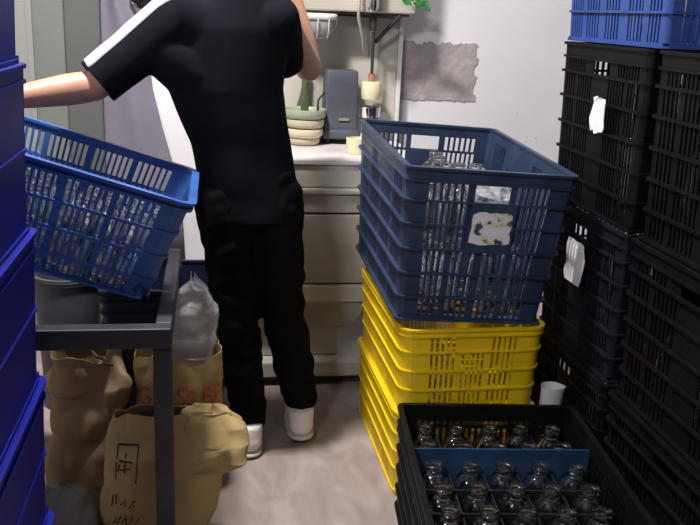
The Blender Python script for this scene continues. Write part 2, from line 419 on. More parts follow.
# ------------------------------------------------------------------ bottles
def bottle_mesh(name, r, h, neck, wall=.003, n=22):
    rs_ = r-neck*.55; sh = h-.026-rs_; top = h; P = [(.0003, .004), (r*.72, .003), (r*.86, 0)]
    def arc(cr, cz, rad, a0, a1, k):
        for i in range(k+1):
            a = math.radians(a0+(a1-a0)*i/k); P.append((cr+rad*math.cos(a), cz+rad*math.sin(a)))
    arc(r-.006, .006, .006, -60, 0, 3)
    P.append((r, sh))
    am = math.degrees(math.acos(max(-1, min(1, (neck-(r-rs_))/rs_))))
    arc(r-rs_, sh, rs_, 6, am, 9)                                   # round shoulder
    zb = top-.016
    arc(neck, zb, .0032, -80, 80, 6)     # bead
    P.append((neck*.97, zb+.005)); arc(neck-.0005, top-.0055, .0045, -80, 120, 8)  # round lip
    inn = [(neck*.80, top-.002), (neck*.76, sh+rs_*.98), (r*.72, sh+rs_*.62), (r-wall, sh-.002), (r-wall, r*.25), (.0003, r*.18)]
    mb = MB(); mb.lathe(P+inn, n)
    me = mb.mesh(name, MT['glass'], True)
    return me
BM_TALL = bottle_mesh('bottle_tall', .037, .250, .0185)
BM_MID = bottle_mesh('bottle_mid', .036, .182, .018)
BM_JAR = bottle_mesh('bottle_small', .0265, .098, .0145, .0025, 14)
def bottle(me, label, mw, group):
    o = link('glass_bottle', me); o.matrix_world = mw; return tag(o, label, 'bottle', group)
bpy.context.view_layer.update()
MW = Matrix.Translation((.705, 1.725, 0)) @ Matrix.Rotation(OB_ROT, 4, 'Z')
for i in range(6):
    for j in range(5):
        p = MW @ Matrix.Translation(((j-2)*CP+random.uniform(-.004, .004), ROWY[i]+random.uniform(-.004, .004), .013)) @ Matrix.Rotation(random.uniform(0, 6), 4, 'Z')
        bottle(BM_TALL, 'clear bottle in open black crate, %s row from the back, %s from left' % (ORD[i], ORD[j]), p, 'bottles in the open black crate')
MW = Matrix.Translation(navy.location) @ navy.rotation_euler.to_matrix().to_4x4()
for lv_ in range(2):
    for i in range(2 if lv_ == 0 else 4):
        for j in range(4):
            if lv_ == 1 and (i, j) in ((0, 2), (0, 3), (1, 2), (1, 3), (3, 3), (2, 3), (3, 0), (2, 0), (3, 2)): continue
            p = MW @ Matrix.Translation(((j-1.5)*.088+(.006 if lv_ else 0), -.215+i*.088, .013+lv_*.184))
            bottle(BM_MID, 'clear bottle in navy crate, %s layer, %s row from front, %s from left' % (('lower', 'upper')[lv_], ORD[i], ORD[j]), p, 'bottles in the navy crate')
for (x, y, z) in ((-.01, .13, .262), (.045, .06, .245)):
    p = MW @ Matrix.Translation((x-.02, y-.02, z-.065))
    bottle(BM_MID, 'clear bottle showing its neck above the navy rim, %s' % ('left of the film bag' if x > 0 else 'farther back by the handle hole'), p, 'bottles in the navy crate')
# crumpled film bag lying on the bottles of the navy crate
def blob(name, m, c, rad, amp, freq, seed, n=22, mul=20, tri=False):
    mb = MB(); rs = []
    for i in range(1, mul):
        th = math.pi*i/mul; ring = []
        for k in range(n):
            ph = 2*math.pi*k/n
            d0 = Vector((math.sin(th)*math.cos(ph), math.sin(th)*math.sin(ph), -math.cos(th)))
            f = 1 + amp*(abs(noise.noise(d0*freq+Vector((seed, 0, 0))))*2-.5) + amp*.5*noise.noise(d0*freq*2.3+Vector((0, seed, 0)))
            ring.append(Vector(c)+Vector((d0.x*rad[0]*f, d0.y*rad[1]*f, d0.z*rad[2]*f)))
        rs.append(ring)
    mb.rings(rs, True, True, True); return mb.mesh(name, m, True)
o = link('film_bag', blob('film_bag', MT['film'], (0, 0, 0), (.048, .085, .055), .4, 2.6, 4.0)); o.matrix_world = MW @ Matrix.Translation((.066, -.165, .318))
tag(o, 'crumpled clear plastic bag lying on bottles inside the navy crate', 'bag')
# bottles in the dark stacks, next to the visible side
for nm, yc, n_ in (('near', 1.585, 4), ('far', 2.165, 3)):
    for k in range(3):
        for j in range(n_):
            z = (0, .407, .814)[k]+.013
            if nm == 'far' and k == 0: continue
            p = Matrix.Translation((1.078, yc-.2+j*.115 + (.02 if k == 1 else 0), z))
            bottle(BM_TALL if k != 1 else BM_MID, 'clear bottle behind the slots of the %s %s dark crate, %s from the front' % (nm, ('bottom', 'middle', 'top')[k], ORD[j]), p, 'bottles in the dark stacks')
# paper on the stacks
def paper(name, label, c, sy, sz, seed, cat='paper', thick=.0015, lean=0, jag=(.95, 1.02)):
    random.seed(seed); mb = MB(); pts = []
    for k in range(22):
        a = 2*math.pi*k/22; cx, cz = math.cos(a), math.sin(a); q = 1/max(abs(cx), abs(cz))
        pts.append((cx*q*sy*random.uniform(*jag), cz*q*sz*random.uniform(*jag)))
    f = lambda y, z, o: (c[0]-o-.006*abs(math.sin(y*60+z*35))-lean*(z-sz), c[1]+y, c[2]+z)
    mb.rings([[f(y, z, 0) for y, z in pts], [f(y, z, thick) for y, z in pts]], True, True, True)
    return tag(mb.build(name, MT['paper']), label, cat)
paper('paper_scrap', 'torn white paper patch stuck on the top far black crate', (.990, 2.10, 1.085), .042, .047, 9, jag=(.86, 1.06))
paper('paper_slip', 'white paper slip hanging on the middle far dark crate beside the navy crate', (.987, 2.125, .680), .058, .060, 5)
# crumpled paper cup at the stack's foot
mb = MB(); pr = [(.030, 0), (.034, .09), (.036, .10), (.034, .10), (.032, .09), (.028, .004)]
rs = []
for r, z in pr: rs.append([(r*math.cos(a)*(1+.12*math.sin(3*a+z*30)), r*.8*math.sin(a), z) for a in [2*math.pi*k/18 for k in range(18)]])
mb.rings(rs, True, True, True)
o = mb.build('paper_cup', MT['paper'], None, True); o.location = (.955, 2.11, .215)
tag(o, 'crushed white paper cup just behind the open black crate', 'cup')
o2 = None

# ------------------------------------------------------------------ left blue stack
LG = 'royal blue crates stacked at the left edge'
names = ['bottom', 'second from bottom', 'third from bottom', 'fourth from bottom', 'top']
for k in range(5):
    crate('plastic_crate', ROY, 'roy', MT['royal'], 'royal blue crate in the stack at the left edge, %s' % names[k], (-.321-.225, 1.32, .3005*k), .0, LG)

# ------------------------------------------------------------------ steel table
tb = thing('steel_table', 'dark grey square-tube steel table frame carrying the tilted blue crate', 'table', (-.094, 1.8, 0))
def part(name, m, parent, *b, bv=.003):
    mb = MB(); mb.box(*b); o = mb.build(name, m, parent); bevel(o, bv); return o
for x in (-.018, -.66):
    for y in (0, .62):
        part('leg', MT['steel'], tb, x-.0205, x+.0205, y-.0195, y+.0195, 0, .582)
part('front_rail', MT['steel'], tb, -.68, .002, -.02, .02, .583, .63)
part('back_rail', MT['steel'], tb, -.68, .002, .60, .64, .583, .63)
part('side_rail', MT['steel'], tb, -.034, .002, .0205, .5995, .583, .63)
part('side_rail', MT['steel'], tb, -.68, -.64, .0205, .5995, .583, .63)

# ------------------------------------------------------------------ tilted blue crate
A = math.radians(17)
tc_loc = Vector((-.392, 2.135, .708))
tc = crate('plastic_crate', TILT, 'tilt', MT['blue'], 'medium blue crate of small bottles, tilted on the steel table', tc_loc)
tc.rotation_euler = (0, A, 0)
MW = Matrix.Translation(tc_loc) @ Matrix.Rotation(A, 4, 'Y')
for lv_ in range(2):
    for i in range(3):
        for j in range(9):
            p = MW @ Matrix.Translation((-.212+j*.0535+random.uniform(-.003, .003), -.163+i*.058+(-.008 if lv_ else 0), .013+lv_*.0985)) @ Matrix.Rotation(random.uniform(-.05, .05), 4, 'Y')
            bottle(BM_JAR, 'small clear bottle in the tilted blue crate, %s layer, %s row, %s from left' % (('lower', 'upper')[lv_], ORD[i], ORD[j]), p, 'small bottles in the tilted crate')

# dark blue crates on the floor behind the table
MT['midnight'] = mat('midnight_blue_plastic', (.006, .009, .032), .5, var=.2)
MID = CrateSpec(.36, .34, .24, .012, r=.02, ribs=(.2, .36, .52, .68, .84), proud=.008, slots=[[]]*6, xslots=[[]]*6, rim=.02)
for k in range(2):
    crate('plastic_crate', MID, 'mid', MT['midnight'], 'dark blue ribbed crate on the floor behind the paper sacks, %s' % ('lower' if k == 0 else 'upper'), (-.165, 2.66, .241*k), 0, 'dark blue crates behind the sacks')

# ------------------------------------------------------------------ paper sacks
def sack(name, m, label, loc, rz, prof, amp=.012, freq=9, seed=0, n=72, sub=44, open_top=True, sq=3.2, parent=None, cat='sack'):
    """prof: list of (z, cx, cy, hx, hy); lofted superellipse with creases"""
    mb = MB(); rs = []
    for i in range(sub+1):
        t = i/sub*(len(prof)-1); a = min(int(t), len(prof)-2); f = t-a; f = f*f*(3-2*f)
        z, cx, cy, hx, hy = [prof[a][q]*(1-f)+prof[a+1][q]*f for q in range(5)]
        ring = []
        for k in range(n):
            an = 2*math.pi*k/n; c, s_ = math.cos(an), math.sin(an)
            x = cx+hx*math.copysign(abs(c)**(2/sq), c); y = cy+hy*math.copysign(abs(s_)**(2/sq), s_)
            q = Vector((x, y, z))*freq+Vector((seed, seed*.7, 0))
            dsp = (abs(noise.noise(q))-.25)*amp*2 + noise.noise(q*2.7)*amp*.5 - max(0, .16-abs(noise.noise(q*1.3+Vector((5, 9, 1)))))*amp*3
            dz = noise.noise(Vector((an*1.3, seed, 2)))*amp*2*(i/sub)**6
            g = min(1, i/3)
            ring.append((x+c*dsp*g, y+s_*dsp*g, z+dz))
        rs.append(ring)
    mb.rings(rs, True, True, not open_top)
    me = mb.mesh(name, m, True)
    if parent is not None: o = link(name, me, parent)
    else:
        o = link(name, me); o.location = loc; o.rotation_euler = (0, 0, rz); tag(o, label, cat)
    sd = o.modifiers.new('solidify', 'SOLIDIFY'); sd.thickness = .002
    return o
def surf_pt(o, x, z, y0=-2):
    dg = bpy.context.evaluated_depsgraph_get(); bv = BVHTree.FromObject(o, dg)
    h = bv.ray_cast(Vector((x, y0, z)), Vector((0, 1, 0)))
    return h[0]
def printed(o, name, m, shapes, off=.0018, parent=None):
    """flat print wrapped on the front (-Y) of a sack: shapes = lists of polygons in local x, z"""
    dg = bpy.context.evaluated_depsgraph_get(); bv = BVHTree.FromObject(o, dg)
    mb = MB()
    for tri in shapes:
        q = []
        for x, z in tri:
            h = bv.ray_cast(Vector((x, -2, z)), Vector((0, 1, 0)))
            if h[0] is None: q = None; break
            q.append((x, h[0].y-off, z))
        if q:
            b = len(mb.v); mb.v += q; mb.f.append(tuple(range(b, b+len(q))))
    if not mb.f: return None
    return mb.build(name, m, parent or o)
def text_tris(txt, size, sx=1.0):
    cu = bpy.data.curves.new('lettering', 'FONT'); cu.body = txt; cu.size = size; cu.offset = size*.012
    to = bpy.data.objects.new('lettering_source', cu); COL.objects.link(to); bpy.context.view_layer.update()
    me = bpy.data.meshes.new_from_object(to.evaluated_get(bpy.context.evaluated_depsgraph_get()))
    bpy.data.objects.remove(to)
    bm = bmesh.new(); bm.from_mesh(me); bmesh.ops.triangulate(bm, faces=bm.faces)
    bmesh.ops.subdivide_edges(bm, edges=[e for e in bm.edges if e.calc_length() > size*.18], cuts=1); bmesh.ops.triangulate(bm, faces=bm.faces)
    T = [[(v.co.x*sx, v.co.y) for v in f.verts] for f in bm.faces]; bm.free(); return T
def line(x0, z0, x1, z1, wd=.0035):
    dx, dz = x1-x0, z1-z0; L = math.hypot(dx, dz); nx, nz = -dz/L*wd/2, dx/L*wd/2; T = []; n = max(1, int(L/.015))
    for k in range(n):
        a, b = k/n, (k+1)/n
        T.append([(x0+dx*a+nx, z0+dz*a+nz), (x0+dx*a-nx, z0+dz*a-nz), (x0+dx*b-nx, z0+dz*b-nz), (x0+dx*b+nx, z0+dz*b+nz)])
    return T

# sack with the red lettering, liner sticking out
sb = sack('paper_sack', MT['kraft'], 'upright kraft paper sack with red lettering and a clear liner', (-.094, 2.22, 0), 0,
     [(0, 0, 0, .112, .075), (.02, 0, 0, .118, .082), (.25, 0, 0, .118, .08), (.38, 0, 0, .118, .07), (.402, 0, 0, .119, .068)], amp=.007, freq=7, seed=3)
# (lettering stands across the upper half of its face)
T = [[(x-.112, z+.268) for x, z in t] for t in text_tris('GLASS BEADS', .080, .70)]
T = [t for t in T if all(x < .112 for x, z in t)]
lt = printed(sb, 'lettering', MT['redink'], T)
if lt: lt['label'] = 'faded red capital lettering'
sack('liner', MT['film'], '', (0, 0, 0), 0, [(.36, 0, 0, .085, .05), (.44, .03, 0, .080, .045), (.52, .045, 0, .065, .04), (.585, .05, 0, .028, .025), (.60, .04, 0, .012, .012)],
     amp=.02, freq=13, seed=8, parent=sb)
# front sack
sf = sack('paper_sack', MT['kraft'], 'front kraft sack with black stamped marks and a folded-over top', (-.10, 1.94, 0), 0,
     [(0, -.04, 0, .125, .055), (.02, -.035, 0, .135, .065), (.15, -.03, 0, .145, .075), (.26, -.012, .0, .155, .07), (.31, 0, .015, .16, .055), (.345, -.005, .02, .145, .025)], amp=.014, freq=6, seed=12, sq=2.6)
S = []
def L_(x0, z0, x1, z1, w_=.0032): S.extend(line(x0, z0, x1, z1, w_))
bx0, bx1, bz0, bz1 = -.135, -.085, .205, .290
L_(bx0, bz0, bx0+.008, bz1); L_(bx1, bz0, bx1+.006, bz1); L_(bx0+.008, bz1, bx1+.006, bz1)
for (a, b_, c, d_) in ((-.124, .262, -.092, .259), (-.108, .276, -.111, .234), (-.122, .240, -.096, .244), (-.122, .255, -.127, .234)): L_(a, b_, c, d_, .004)
for oz in (.140, .085, .03):
    for q in range(6):
        x = -.145+.011*q; L_(x-.002*oz*50/5, oz+random.uniform(-.018, .0), x+random.uniform(-.004, .012), oz+random.uniform(.006, .026), .003)
pm = printed(sf, 'stamp_print', MT['ink'], S)
if pm: pm['kind'] = 'stuff'; pm['label'] = 'black hand-stamped marks in a box'
# folded flap over its right top
sack('folded_flap', MT['kraft'], '', (0, 0, 0), 0, [(.215, .095, -.055, .05, .012), (.242, .098, -.045, .078, .035), (.28, .10, -.02, .086, .05), (.315, .095, .005, .080, .05), (.345, .075, .02, .065, .03), (.352, .07, .02, .04, .012)],
     amp=.02, freq=9, seed=21, open_top=False, parent=sf)
# brown sack at the back left
sa = sack('paper_sack', MT['kraft2'], 'crumpled brown paper sack with gaping top at the left', (-.335, 2.20, 0), 0,
     [(0, 0, 0, .11, .09), (.02, 0, 0, .118, .098), (.18, 0, 0, .115, .09), (.27, .0, 0, .105, .08), (.32, -.005, 0, .112, .08), (.40, .0, 0, .095, .055), (.425, -.005, 0, .10, .06)], amp=.024, freq=6, seed=31, sq=2.4)
mb = MB(); mb.tube([(.02, -.055, .432), (.035, -.075, .425), (.05, -.07, .415), (.055, -.078, .405), (.075, -.07, .398)], .004, 6); mb.build('dark_tie', MT['ink'], sa)
# grey sack low at left
sack('woven_sack', MT['greysack'], 'grey woven sack low at the left beside the stamped kraft sack', (-.39, 1.96, 0), 0,
     [(0, 0, 0, .10, .065), (.03, 0, 0, .11, .075), (.09, 0, 0, .11, .075), (.125, 0, 0, .08, .05), (.14, 0, 0, .03, .02)], amp=.015, freq=8, seed=41, open_top=False, cat='sack')

mb = MB(); mb.lathe([(.001, 0), (.085, 0), (.09, .01), (.105, .44), (.112, .445), (.112, .465), (.100, .465), (.082, .02), (.001, .015)], 28)
bn = thing('waste_bin', 'dark grey round bin standing behind the sacks near the door', 'bin', (-.47, 2.75, 0))
mb.build('bin_body', MT['appl'], bn, True)
mb = MB(); mb.tube([(.108*math.cos(a), .108*math.sin(a), .455) for a in [2*math.pi*k/28 for k in range(29)]], .006, 6); mb.build('bin_rim', MT['steel'], bn, True)
# ------------------------------------------------------------------ counter
CX0, CX1, CY = .0, .72, 2.83
ct = thing('work_counter', 'cream stepped work counter with a pale stone top behind the person', 'counter', (0, CY, 0))
D = WY-CY-.03
part('plinth', MT['cream'], ct, CX0, CX1+.0, .0, D, .035, .095, bv=.006)
part('plinth_gap', MT['gap'], ct, CX0+.01, CX1-.01, .03, D-.02, 0, .034)
part('pedestal', MT['cream'], ct, CX0+.1, .455, .06, D-.05, .096, .21, bv=.006)
mb = MB()
rs = []
for f in range(7):
    t = f/6; z = .205+.115*t; a = .07*(1-t**.6)
    rs.append([(CX0+.02+a, .012+.05*(1-t**.5), z), (.545-a, .012+.05*(1-t**.5), z), (.545-a, D-.03, z), (CX0+.02+a, D-.03, z)])
mb.rings(rs, True, True, True); mb.build('basin', MT['cream_dark'], ct)
part('lower_rail', MT['cream'], ct, CX0, .56, 0, D, .321, .386, bv=.005)
part('shadow_gap', MT['gap'], ct, CX0+.01, .55, .012, D, .386, .392)
part('door_panel', MT['cream_dark'], ct, CX0, .58, .002, D, .392, .640, bv=.005)
part('shadow_gap', MT['gap'], ct, CX0+.01, .57, .012, D, .640, .647)
part('drawer_front', MT['cream_dark'], ct, CX0, .60, .002, D, .647, .712, bv=.004)
part('ledge', MT['cream'], ct, CX0, .62, -.012, D, .713, .733, bv=.006)
part('apron', MT['cream'], ct, CX0, .70, .004, D, .734, .812, bv=.006)
part('stone_top', MT['marble'], ct, CX0-.01, CX1, -.004, D, .813, .832, bv=.004)
part('splash_panel', MT['cream'], ct, CX0, .705, D-.015, D, .8325, 1.30, bv=.003)
part('edge_strip', MT['white'], ct, .7055, .722, D-.03, D, .8325, 1.30, bv=.003)
# hood above
hd = thing('range_hood', 'beige hood box over the counter, above the caged lamp', 'hood', (0, WY, 1.31))
part('hood_box', MT['hood'], hd, CX0, .735, -.18, 0, .005, .48, bv=.006)
part('underside_lip', MT['gap'], hd, CX0+.02, .715, -.17, -.035, -.004, .0045, bv=.001)
mb = MB(); mb.lathe([(.001, -.045), (.016, -.043), (.020, -.036), (.021, .0), (.019, .03), (.019, .09), (.001, .092)], 18, (.565, -.235, .055)); mb.build('spout', MT['chrome'], hd, True)
mb = MB(); mb.tube([(.68, -.18, .0), (.64, -.15, -.05), (.60, -.12, -.10)], .008, 8); mb.build('bracket', MT['steel'], hd, True)
mb = MB(); mb.tube([(.515, -.215, .14), (.518, -.218, .04), (.520, -.20, -.01), (.545, -.16, -.08), (.56, -.12, -.13)], .006, 8); mb.build('hose', MT['hood'], hd, True)
mb = MB(); mb.tube([(.585, -.14, .004), (.585, -.14, -.06)], .014, 10); mb.build('hanger', MT['steel'], hd, True)
# hanging brush
br = thing('bottle_brush', 'hanging brush with thin black handle and cream bristle head', 'brush', (.590, 3.22, 1.02))
mb = MB(); mb.tube([(0, 0, .228), (.0, 0, .07)], .006, 8); mb.build('handle', MT['ink'], br)
mb = MB(); mb.tube([(0, 0, .075), (0, 0, .045)], .014, 10); mb.build('ferrule', MT['lip'], br)
mb = MB(); mb.lathe([(.001, -.02), (.036, -.018), (.040, .0), (.040, .035), (.036, .045), (.001, .047)], 20); mb.build('bristle_head', MT['creamcup'], br, True)
# steel cup on box
sc_ = thing('steel_cup', 'shiny steel cup standing on the counter below the brush', 'cup', (.570, 3.12, .833))
mb = MB(); mb.lathe([(.001, 0), (.034, 0), (.036, .004), (.040, .145), (.041, .15), (.038, .15), (.035, .01), (.001, .008)], 22); mb.build('cup_body', MT['chrome'], sc_, True)
mb = MB(); mb.tube([(.038*math.cos(a), .038*math.sin(a), .11) for a in [2*math.pi*k/20 for k in range(21)]], .0025, 6); mb.build('cup_band', MT['ink'], sc_)
# appliance
ap = thing('grey_appliance', 'tall slate-grey appliance box on the counter left of the brush', 'appliance', (.475, 3.24, .833))
mb = MB(); hx, hy = .062, .06
mb.rings([[(x, y, z) for x, y in rrect(hx*s, hy*s, .008)] for z, s in ((.055, 1.05), (.07, 1.05), (.075, 1.0), (.22, .96), (.265, .95), (.272, .9))], True, True, True); mb.build('housing', MT['appl'], ap, True)
mb = MB(); mb.rings([[(x, y, z) for x, y in rrect(hx*s, hy*s, .006)] for z, s in ((.018, 1.0), (.024, 1.12), (.05, 1.12), (.0545, 1.05))], True, True, True); mb.build('base', MT['appl'], ap, True)
for x in (-.045, .045):
    for y in (-.04, .04):
        mb = MB(); mb.tube([(x, y, 0), (x, y, .0185)], .009, 10); mb.build('foot', MT['ink'], ap)
part('badge', MT['doorlight'], ap, -.010, .03, -.0645, -.0615, .088, .098, bv=.001)
mb = MB(); mb.tube([(-.06, -.02, .19), (-.085, -.03, .16), (-.09, -.03, .09), (-.075, -.02, .03), (-.08, -.06, .006)], .004, 6); mb.build('power_cord', MT['ink'], ap)
# bowls
zb = .833
for k, (m, r, h, lb) in enumerate(((MT['bowlb'], .060, .026, 'beige bowl at the bottom of the bowl stack'), (MT['bowlc'], .070, .034, 'cream bowl, second from bottom of the bowl stack'), (MT['bowlb'], .072, .034, 'beige bowl, second from top of the bowl stack'), (MT['bowlg'], .080, .036, 'sage green bowl on top of the bowl stack'))):
    o = MB(); o.lathe([(.001, 0), (r*.82, 0), (r*.95, h*.2), (r, h*.5), (r, h*.9), (r*.985, h), (r*.93, h*.9), (r*.9, h*.5), (.001, h*.35)], 28)
    q = o.build('stacked_bowl', m, None, True); q.location = (.338+random.uniform(-.004, .004), 3.17, zb); tag(q, lb, 'bowl', 'stacked bowls'); zb += h+.0005
mb = MB(); mb.lathe([(.001, 0), (.033, 0), (.035, .004), (.035, .055), (.031, .056), (.030, .01), (.001, .008)], 24)
q = mb.build('cream_jar', MT['creamcup'], None, True); q.location = (.50, 2.97, .833); tag(q, 'small cream jar at the counter front beside the navy crate', 'jar')
mb = MB(); mb.tube([(.04*math.cos(a), .04*math.sin(a), 0) for a in [2*math.pi*k/16 for k in range(9)]], .003, 6)
gb = MB(); gb.lathe([(.001, 0), (.034, 0), (.036, .01), (.034, .12), (.020, .17), (.014, .2), (.014, .26), (.016, .27), (.001, .272)], 20)
q = gb.build('green_bottle', MT['greenb'], None, True); q.location = (.345, 3.27, .833); tag(q, 'dark green bottle standing behind the bowl stack', 'bottle')
# bulkhead lamp with wire guard
bl = thing('bulkhead_lamp', 'white caged oval lamp fixed under the hood', 'lamp', (.375, WY-.14, 1.305))
mb = MB()
mb.rings([[(x*sx, y*sx, z) for x, y in rrect(.075, .05, .045, 6)] for z, sx in ((-.022, .96), (-.016, 1.04), (-.004, 1.04), (0, .98))], True, True, True); mb.build('lamp_base', MT['white'], bl, True)
mb = MB()
mb.rings([[(x*sx, y*sx, z) for x, y in rrect(.066, .043, .040, 6)] for z, sx in ((-.022, 1), (-.04, .98), (-.06, .88), (-.075, .62), (-.08, .3))], True, True, True); mb.build('lamp_glass', MT['lampglass'], bl, True)
for x in (-.04, 0, .04):
    w_ = .055; mb = MB(); mb.tube([(x, -w_*math.cos(a), -.02-.068*math.sin(a)) for a in [math.pi*k/12 for k in range(13)]], .0028, 6); mb.build('guard_wire', MT['white'], bl, True)
mb = MB(); mb.tube([(-.075*math.cos(a), 0, -.02-.068*math.sin(a)) for a in [math.pi*k/12 for k in range(13)]], .0028, 6); mb.build('guard_wire', MT['white'], bl, True)
# leafy sprig on the hood corner
vn = thing('leafy_sprig', 'green leafy sprig hanging on the hood front at the right', 'plant', (.70, 3.14, 1.345))
mb = MB(); mb.tube([(-.03, 0, .07), (.0, -.004, .03), (.035, -.006, .02), (.06, -.004, .0)], .002, 6); mb.build('stem', MT['leaf'], vn)
for k, (x, z, a) in enumerate(((-.03, .03, .5), (-.012, .012, -.4), (.012, .028, .9), (.03, .006, -.2), (.05, .018, .6), (.062, -.004, -.7))):
    mb = MB(); ca, sa_ = math.cos(a), math.sin(a); P = []
    for t in range(9):
        u = -1+t/4; wd = .009*(1-u*u)+.0006; P.append([(x+u*.02*ca-wd*sa_*s_, -.008-.004*abs(s_), z+u*.02*sa_+wd*ca*s_) for s_ in (-1, 0, 1)])
    mb.rings(P, False); o = mb.build('leaf', MT['leaf'], vn, True); md = o.modifiers.new('solidify', 'SOLIDIFY'); md.thickness = .0008

# ------------------------------------------------------------------ lilac cloth hanging at the back left, dark bag beside it
def cloth(name, m, label, cat, rows, y, nfold, amp, thick=.006):
    mb = MB(); rs = []
    n = 40
    for z, xa, xb in rows:
        r = []
        for k in range(n):
            u = k/(n-1); r.append((xa+(xb-xa)*u, y-amp*(.5+.5*math.sin(u*nfold*2*math.pi+z*2.2))-.02*math.sin(u*math.pi), z+.0*u))
        rs.append(r)
    mb.rings(rs, False)
    o = mb.build(name, m, None, True); md = o.modifiers.new('solidify', 'SOLIDIFY'); md.thickness = thick; md.offset = 1
    return tag(o, label, cat)
cloth('hanging_cloth', MT['lilac'], 'lilac-grey cloth hanging on the back wall beside the door frame', 'cloth',
      [(1.55, -.385, -.33), (1.42, -.395, -.325), (1.30, -.405, -.29), (1.2, -.41, -.235), (1.1, -.412, -.235), (1.0, -.415, -.225), (.85, -.418, -.19), (.7, -.42, -.15), (.5, -.42, -.12), (.3, -.42, -.11)], WY-.012, 1.5, .016)
o = link('dark_bag', blob('dark_bag', MT['blackbag'], (0, 0, 0), (.06, .04, .055), .35, 2.4, 9.0)); o.location = (-.225, WY-.06, 1.345)
tag(o, 'small dark crumpled plastic bag hanging on the wall behind the shoulder', 'bag')

# ------------------------------------------------------------------ the person
def ell_pts(c, r, n=10, rot=None):
    P = []
    for i in range(n+1):
        th = math.pi*i/n
        for k in range(n*2):
            ph = math.pi*k/n
            v = Vector((r[0]*math.sin(th)*math.cos(ph), r[1]*math.sin(th)*math.sin(ph), r[2]*math.cos(th)))
            if rot: v = rot @ v
            P.append(Vector(c)+v)
    return P
class Solid:
    def __init__(s): s.bm = bmesh.new()
    def hull(s, pts):
        b2 = bmesh.new()
        for p in pts: b2.verts.new(p)
        r = bmesh.ops.convex_hull(b2, input=b2.verts)
        bmesh.ops.delete(b2, geom=[g for g in r['geom_interior'] if isinstance(g, bmesh.types.BMVert)], context='VERTS')
        me = bpy.data.meshes.new('t'); b2.to_mesh(me); b2.free(); s.bm.from_mesh(me); bpy.data.meshes.remove(me)
    def chain(s, items, n=10):
        E = [(c, (r, r, r) if isinstance(r, (int, float)) else r) for c, r in items]
        if len(E) == 1: s.hull(ell_pts(*E[0], n)); return
        for a, b in zip(E, E[1:]): s.hull(ell_pts(*a, n)+ell_pts(*b, n))
    def finish(s, name, m, voxel, smooth=3, parent=None):
        me = bpy.data.meshes.new(name); s.bm.to_mesh(me); s.bm.free()
        o = bpy.data.objects.new(name, me); COL.objects.link(o)
        md = o.modifiers.new('r', 'REMESH'); md.mode = 'VOXEL'; md.voxel_size = voxel; md.use_smooth_shade = True
        if smooth: sm = o.modifiers.new('s', 'SMOOTH'); sm.iterations = smooth; sm.factor = .5
        bpy.context.view_layer.update()
        me2 = bpy.data.meshes.new_from_object(o.evaluated_get(bpy.context.evaluated_depsgraph_get()))
        bpy.data.objects.remove(o); me2.name = name
        me2.materials.clear(); me2.materials.append(m)
        for p in me2.polygons: p.use_smooth = True
        return link(name, me2, parent)
def wrinkle(o, amp, freq, seed, zsq=1.0, mask=None):
    me = o.data
    nrm = [v.normal.copy() for v in me.vertices]
    for v, n in zip(me.vertices, nrm):
        q = Vector((v.co.x*freq, v.co.y*freq, v.co.z*freq*zsq))+Vector((seed, 0, 0))
        a = amp*(mask(v.co) if mask else 1)
        v.co += n*(noise.noise(q)*a + noise.noise(q*2.1)*a*.5)
    me.update()
V = Vector
man = thing('person', 'person seen from behind in black T-shirt and black trousers, reaching left', 'person', (.17, 2.40, 0))
MO = V((.17, 2.40, 0))
R_ = lambda x, y, z: V((x, y, z))-MO
shL, elL, wrL = R_(-.085, 2.385, 1.285), R_(-.305, 2.33, 1.100), R_(-.505, 2.235, 1.070)
shR, elR, wrR = R_(.172, 2.395, 1.285), R_(.278, 2.555, 1.150), R_(.215, 2.60, 1.385)
hipL, knL, anL = R_(.035, 2.40, .79), R_(.065, 2.385, .44), R_(.105, 2.39, .085)
hipR, knR, anR = R_(.170, 2.41, .79), R_(.205, 2.42, .45), R_(.272, 2.465, .10)
B = Solid()
B.chain([(R_(.105, 2.41, .83), (.125, .085, .09)), (R_(.085, 2.405, .95), (.112, .078, .07)), (R_(.05, 2.40, 1.13), (.135, .092, .09)), (R_(.05, 2.40, 1.27), (.13, .075, .055)), (R_(.055, 2.405, 1.36), (.06, .055, .03))], 12)
B.chain([(R_(.055, 2.405, 1.33), .058), (R_(.06, 2.415, 1.43), .052)])
B.chain([(R_(.06, 2.41, 1.28), .05), (shL, .05)]); B.chain([(R_(.06, 2.41, 1.28), .05), (shR, .05)])
HC = R_(.07, 2.445, 1.545)
B.chain([(HC+V((0, -.015, .02)), (.075, .09, .09)), (HC+V((0, .03, -.045)), (.058, .058, .06)), (HC+V((0, .05, -.085)), (.03, .03, .025))], 14)
B.chain([(HC+V((0, .09, .0)), .010), (HC+V((0, .108, -.03)), .014)])
for s_ in (-1, 1):
    B.chain([(HC+V((s_*.075, 0, .005)), (.008, .018, .03))]); B.chain([(HC+V((s_*.013, .10, -.033)), .009)])
    B.chain([(HC+V((s_*.05, .06, .035)), (.02, .018, .008)), (HC+V((s_*.012, .082, .03)), (.012, .012, .007))])
B.chain([(HC+V((-.02, .083, -.062)), .008), (HC+V((.02, .083, -.062)), .008)])
def arm(s, e, w_):
    B.chain([(s, .052), (s.lerp(e, .5), .045), (e, .040)]); B.chain([(e, .040), (e.lerp(w_, .3), .041), (e.lerp(w_, .75), .032), (w_, (.028, .028, .024))])
arm(shL, elL, wrL); arm(shR, elR, wrR)
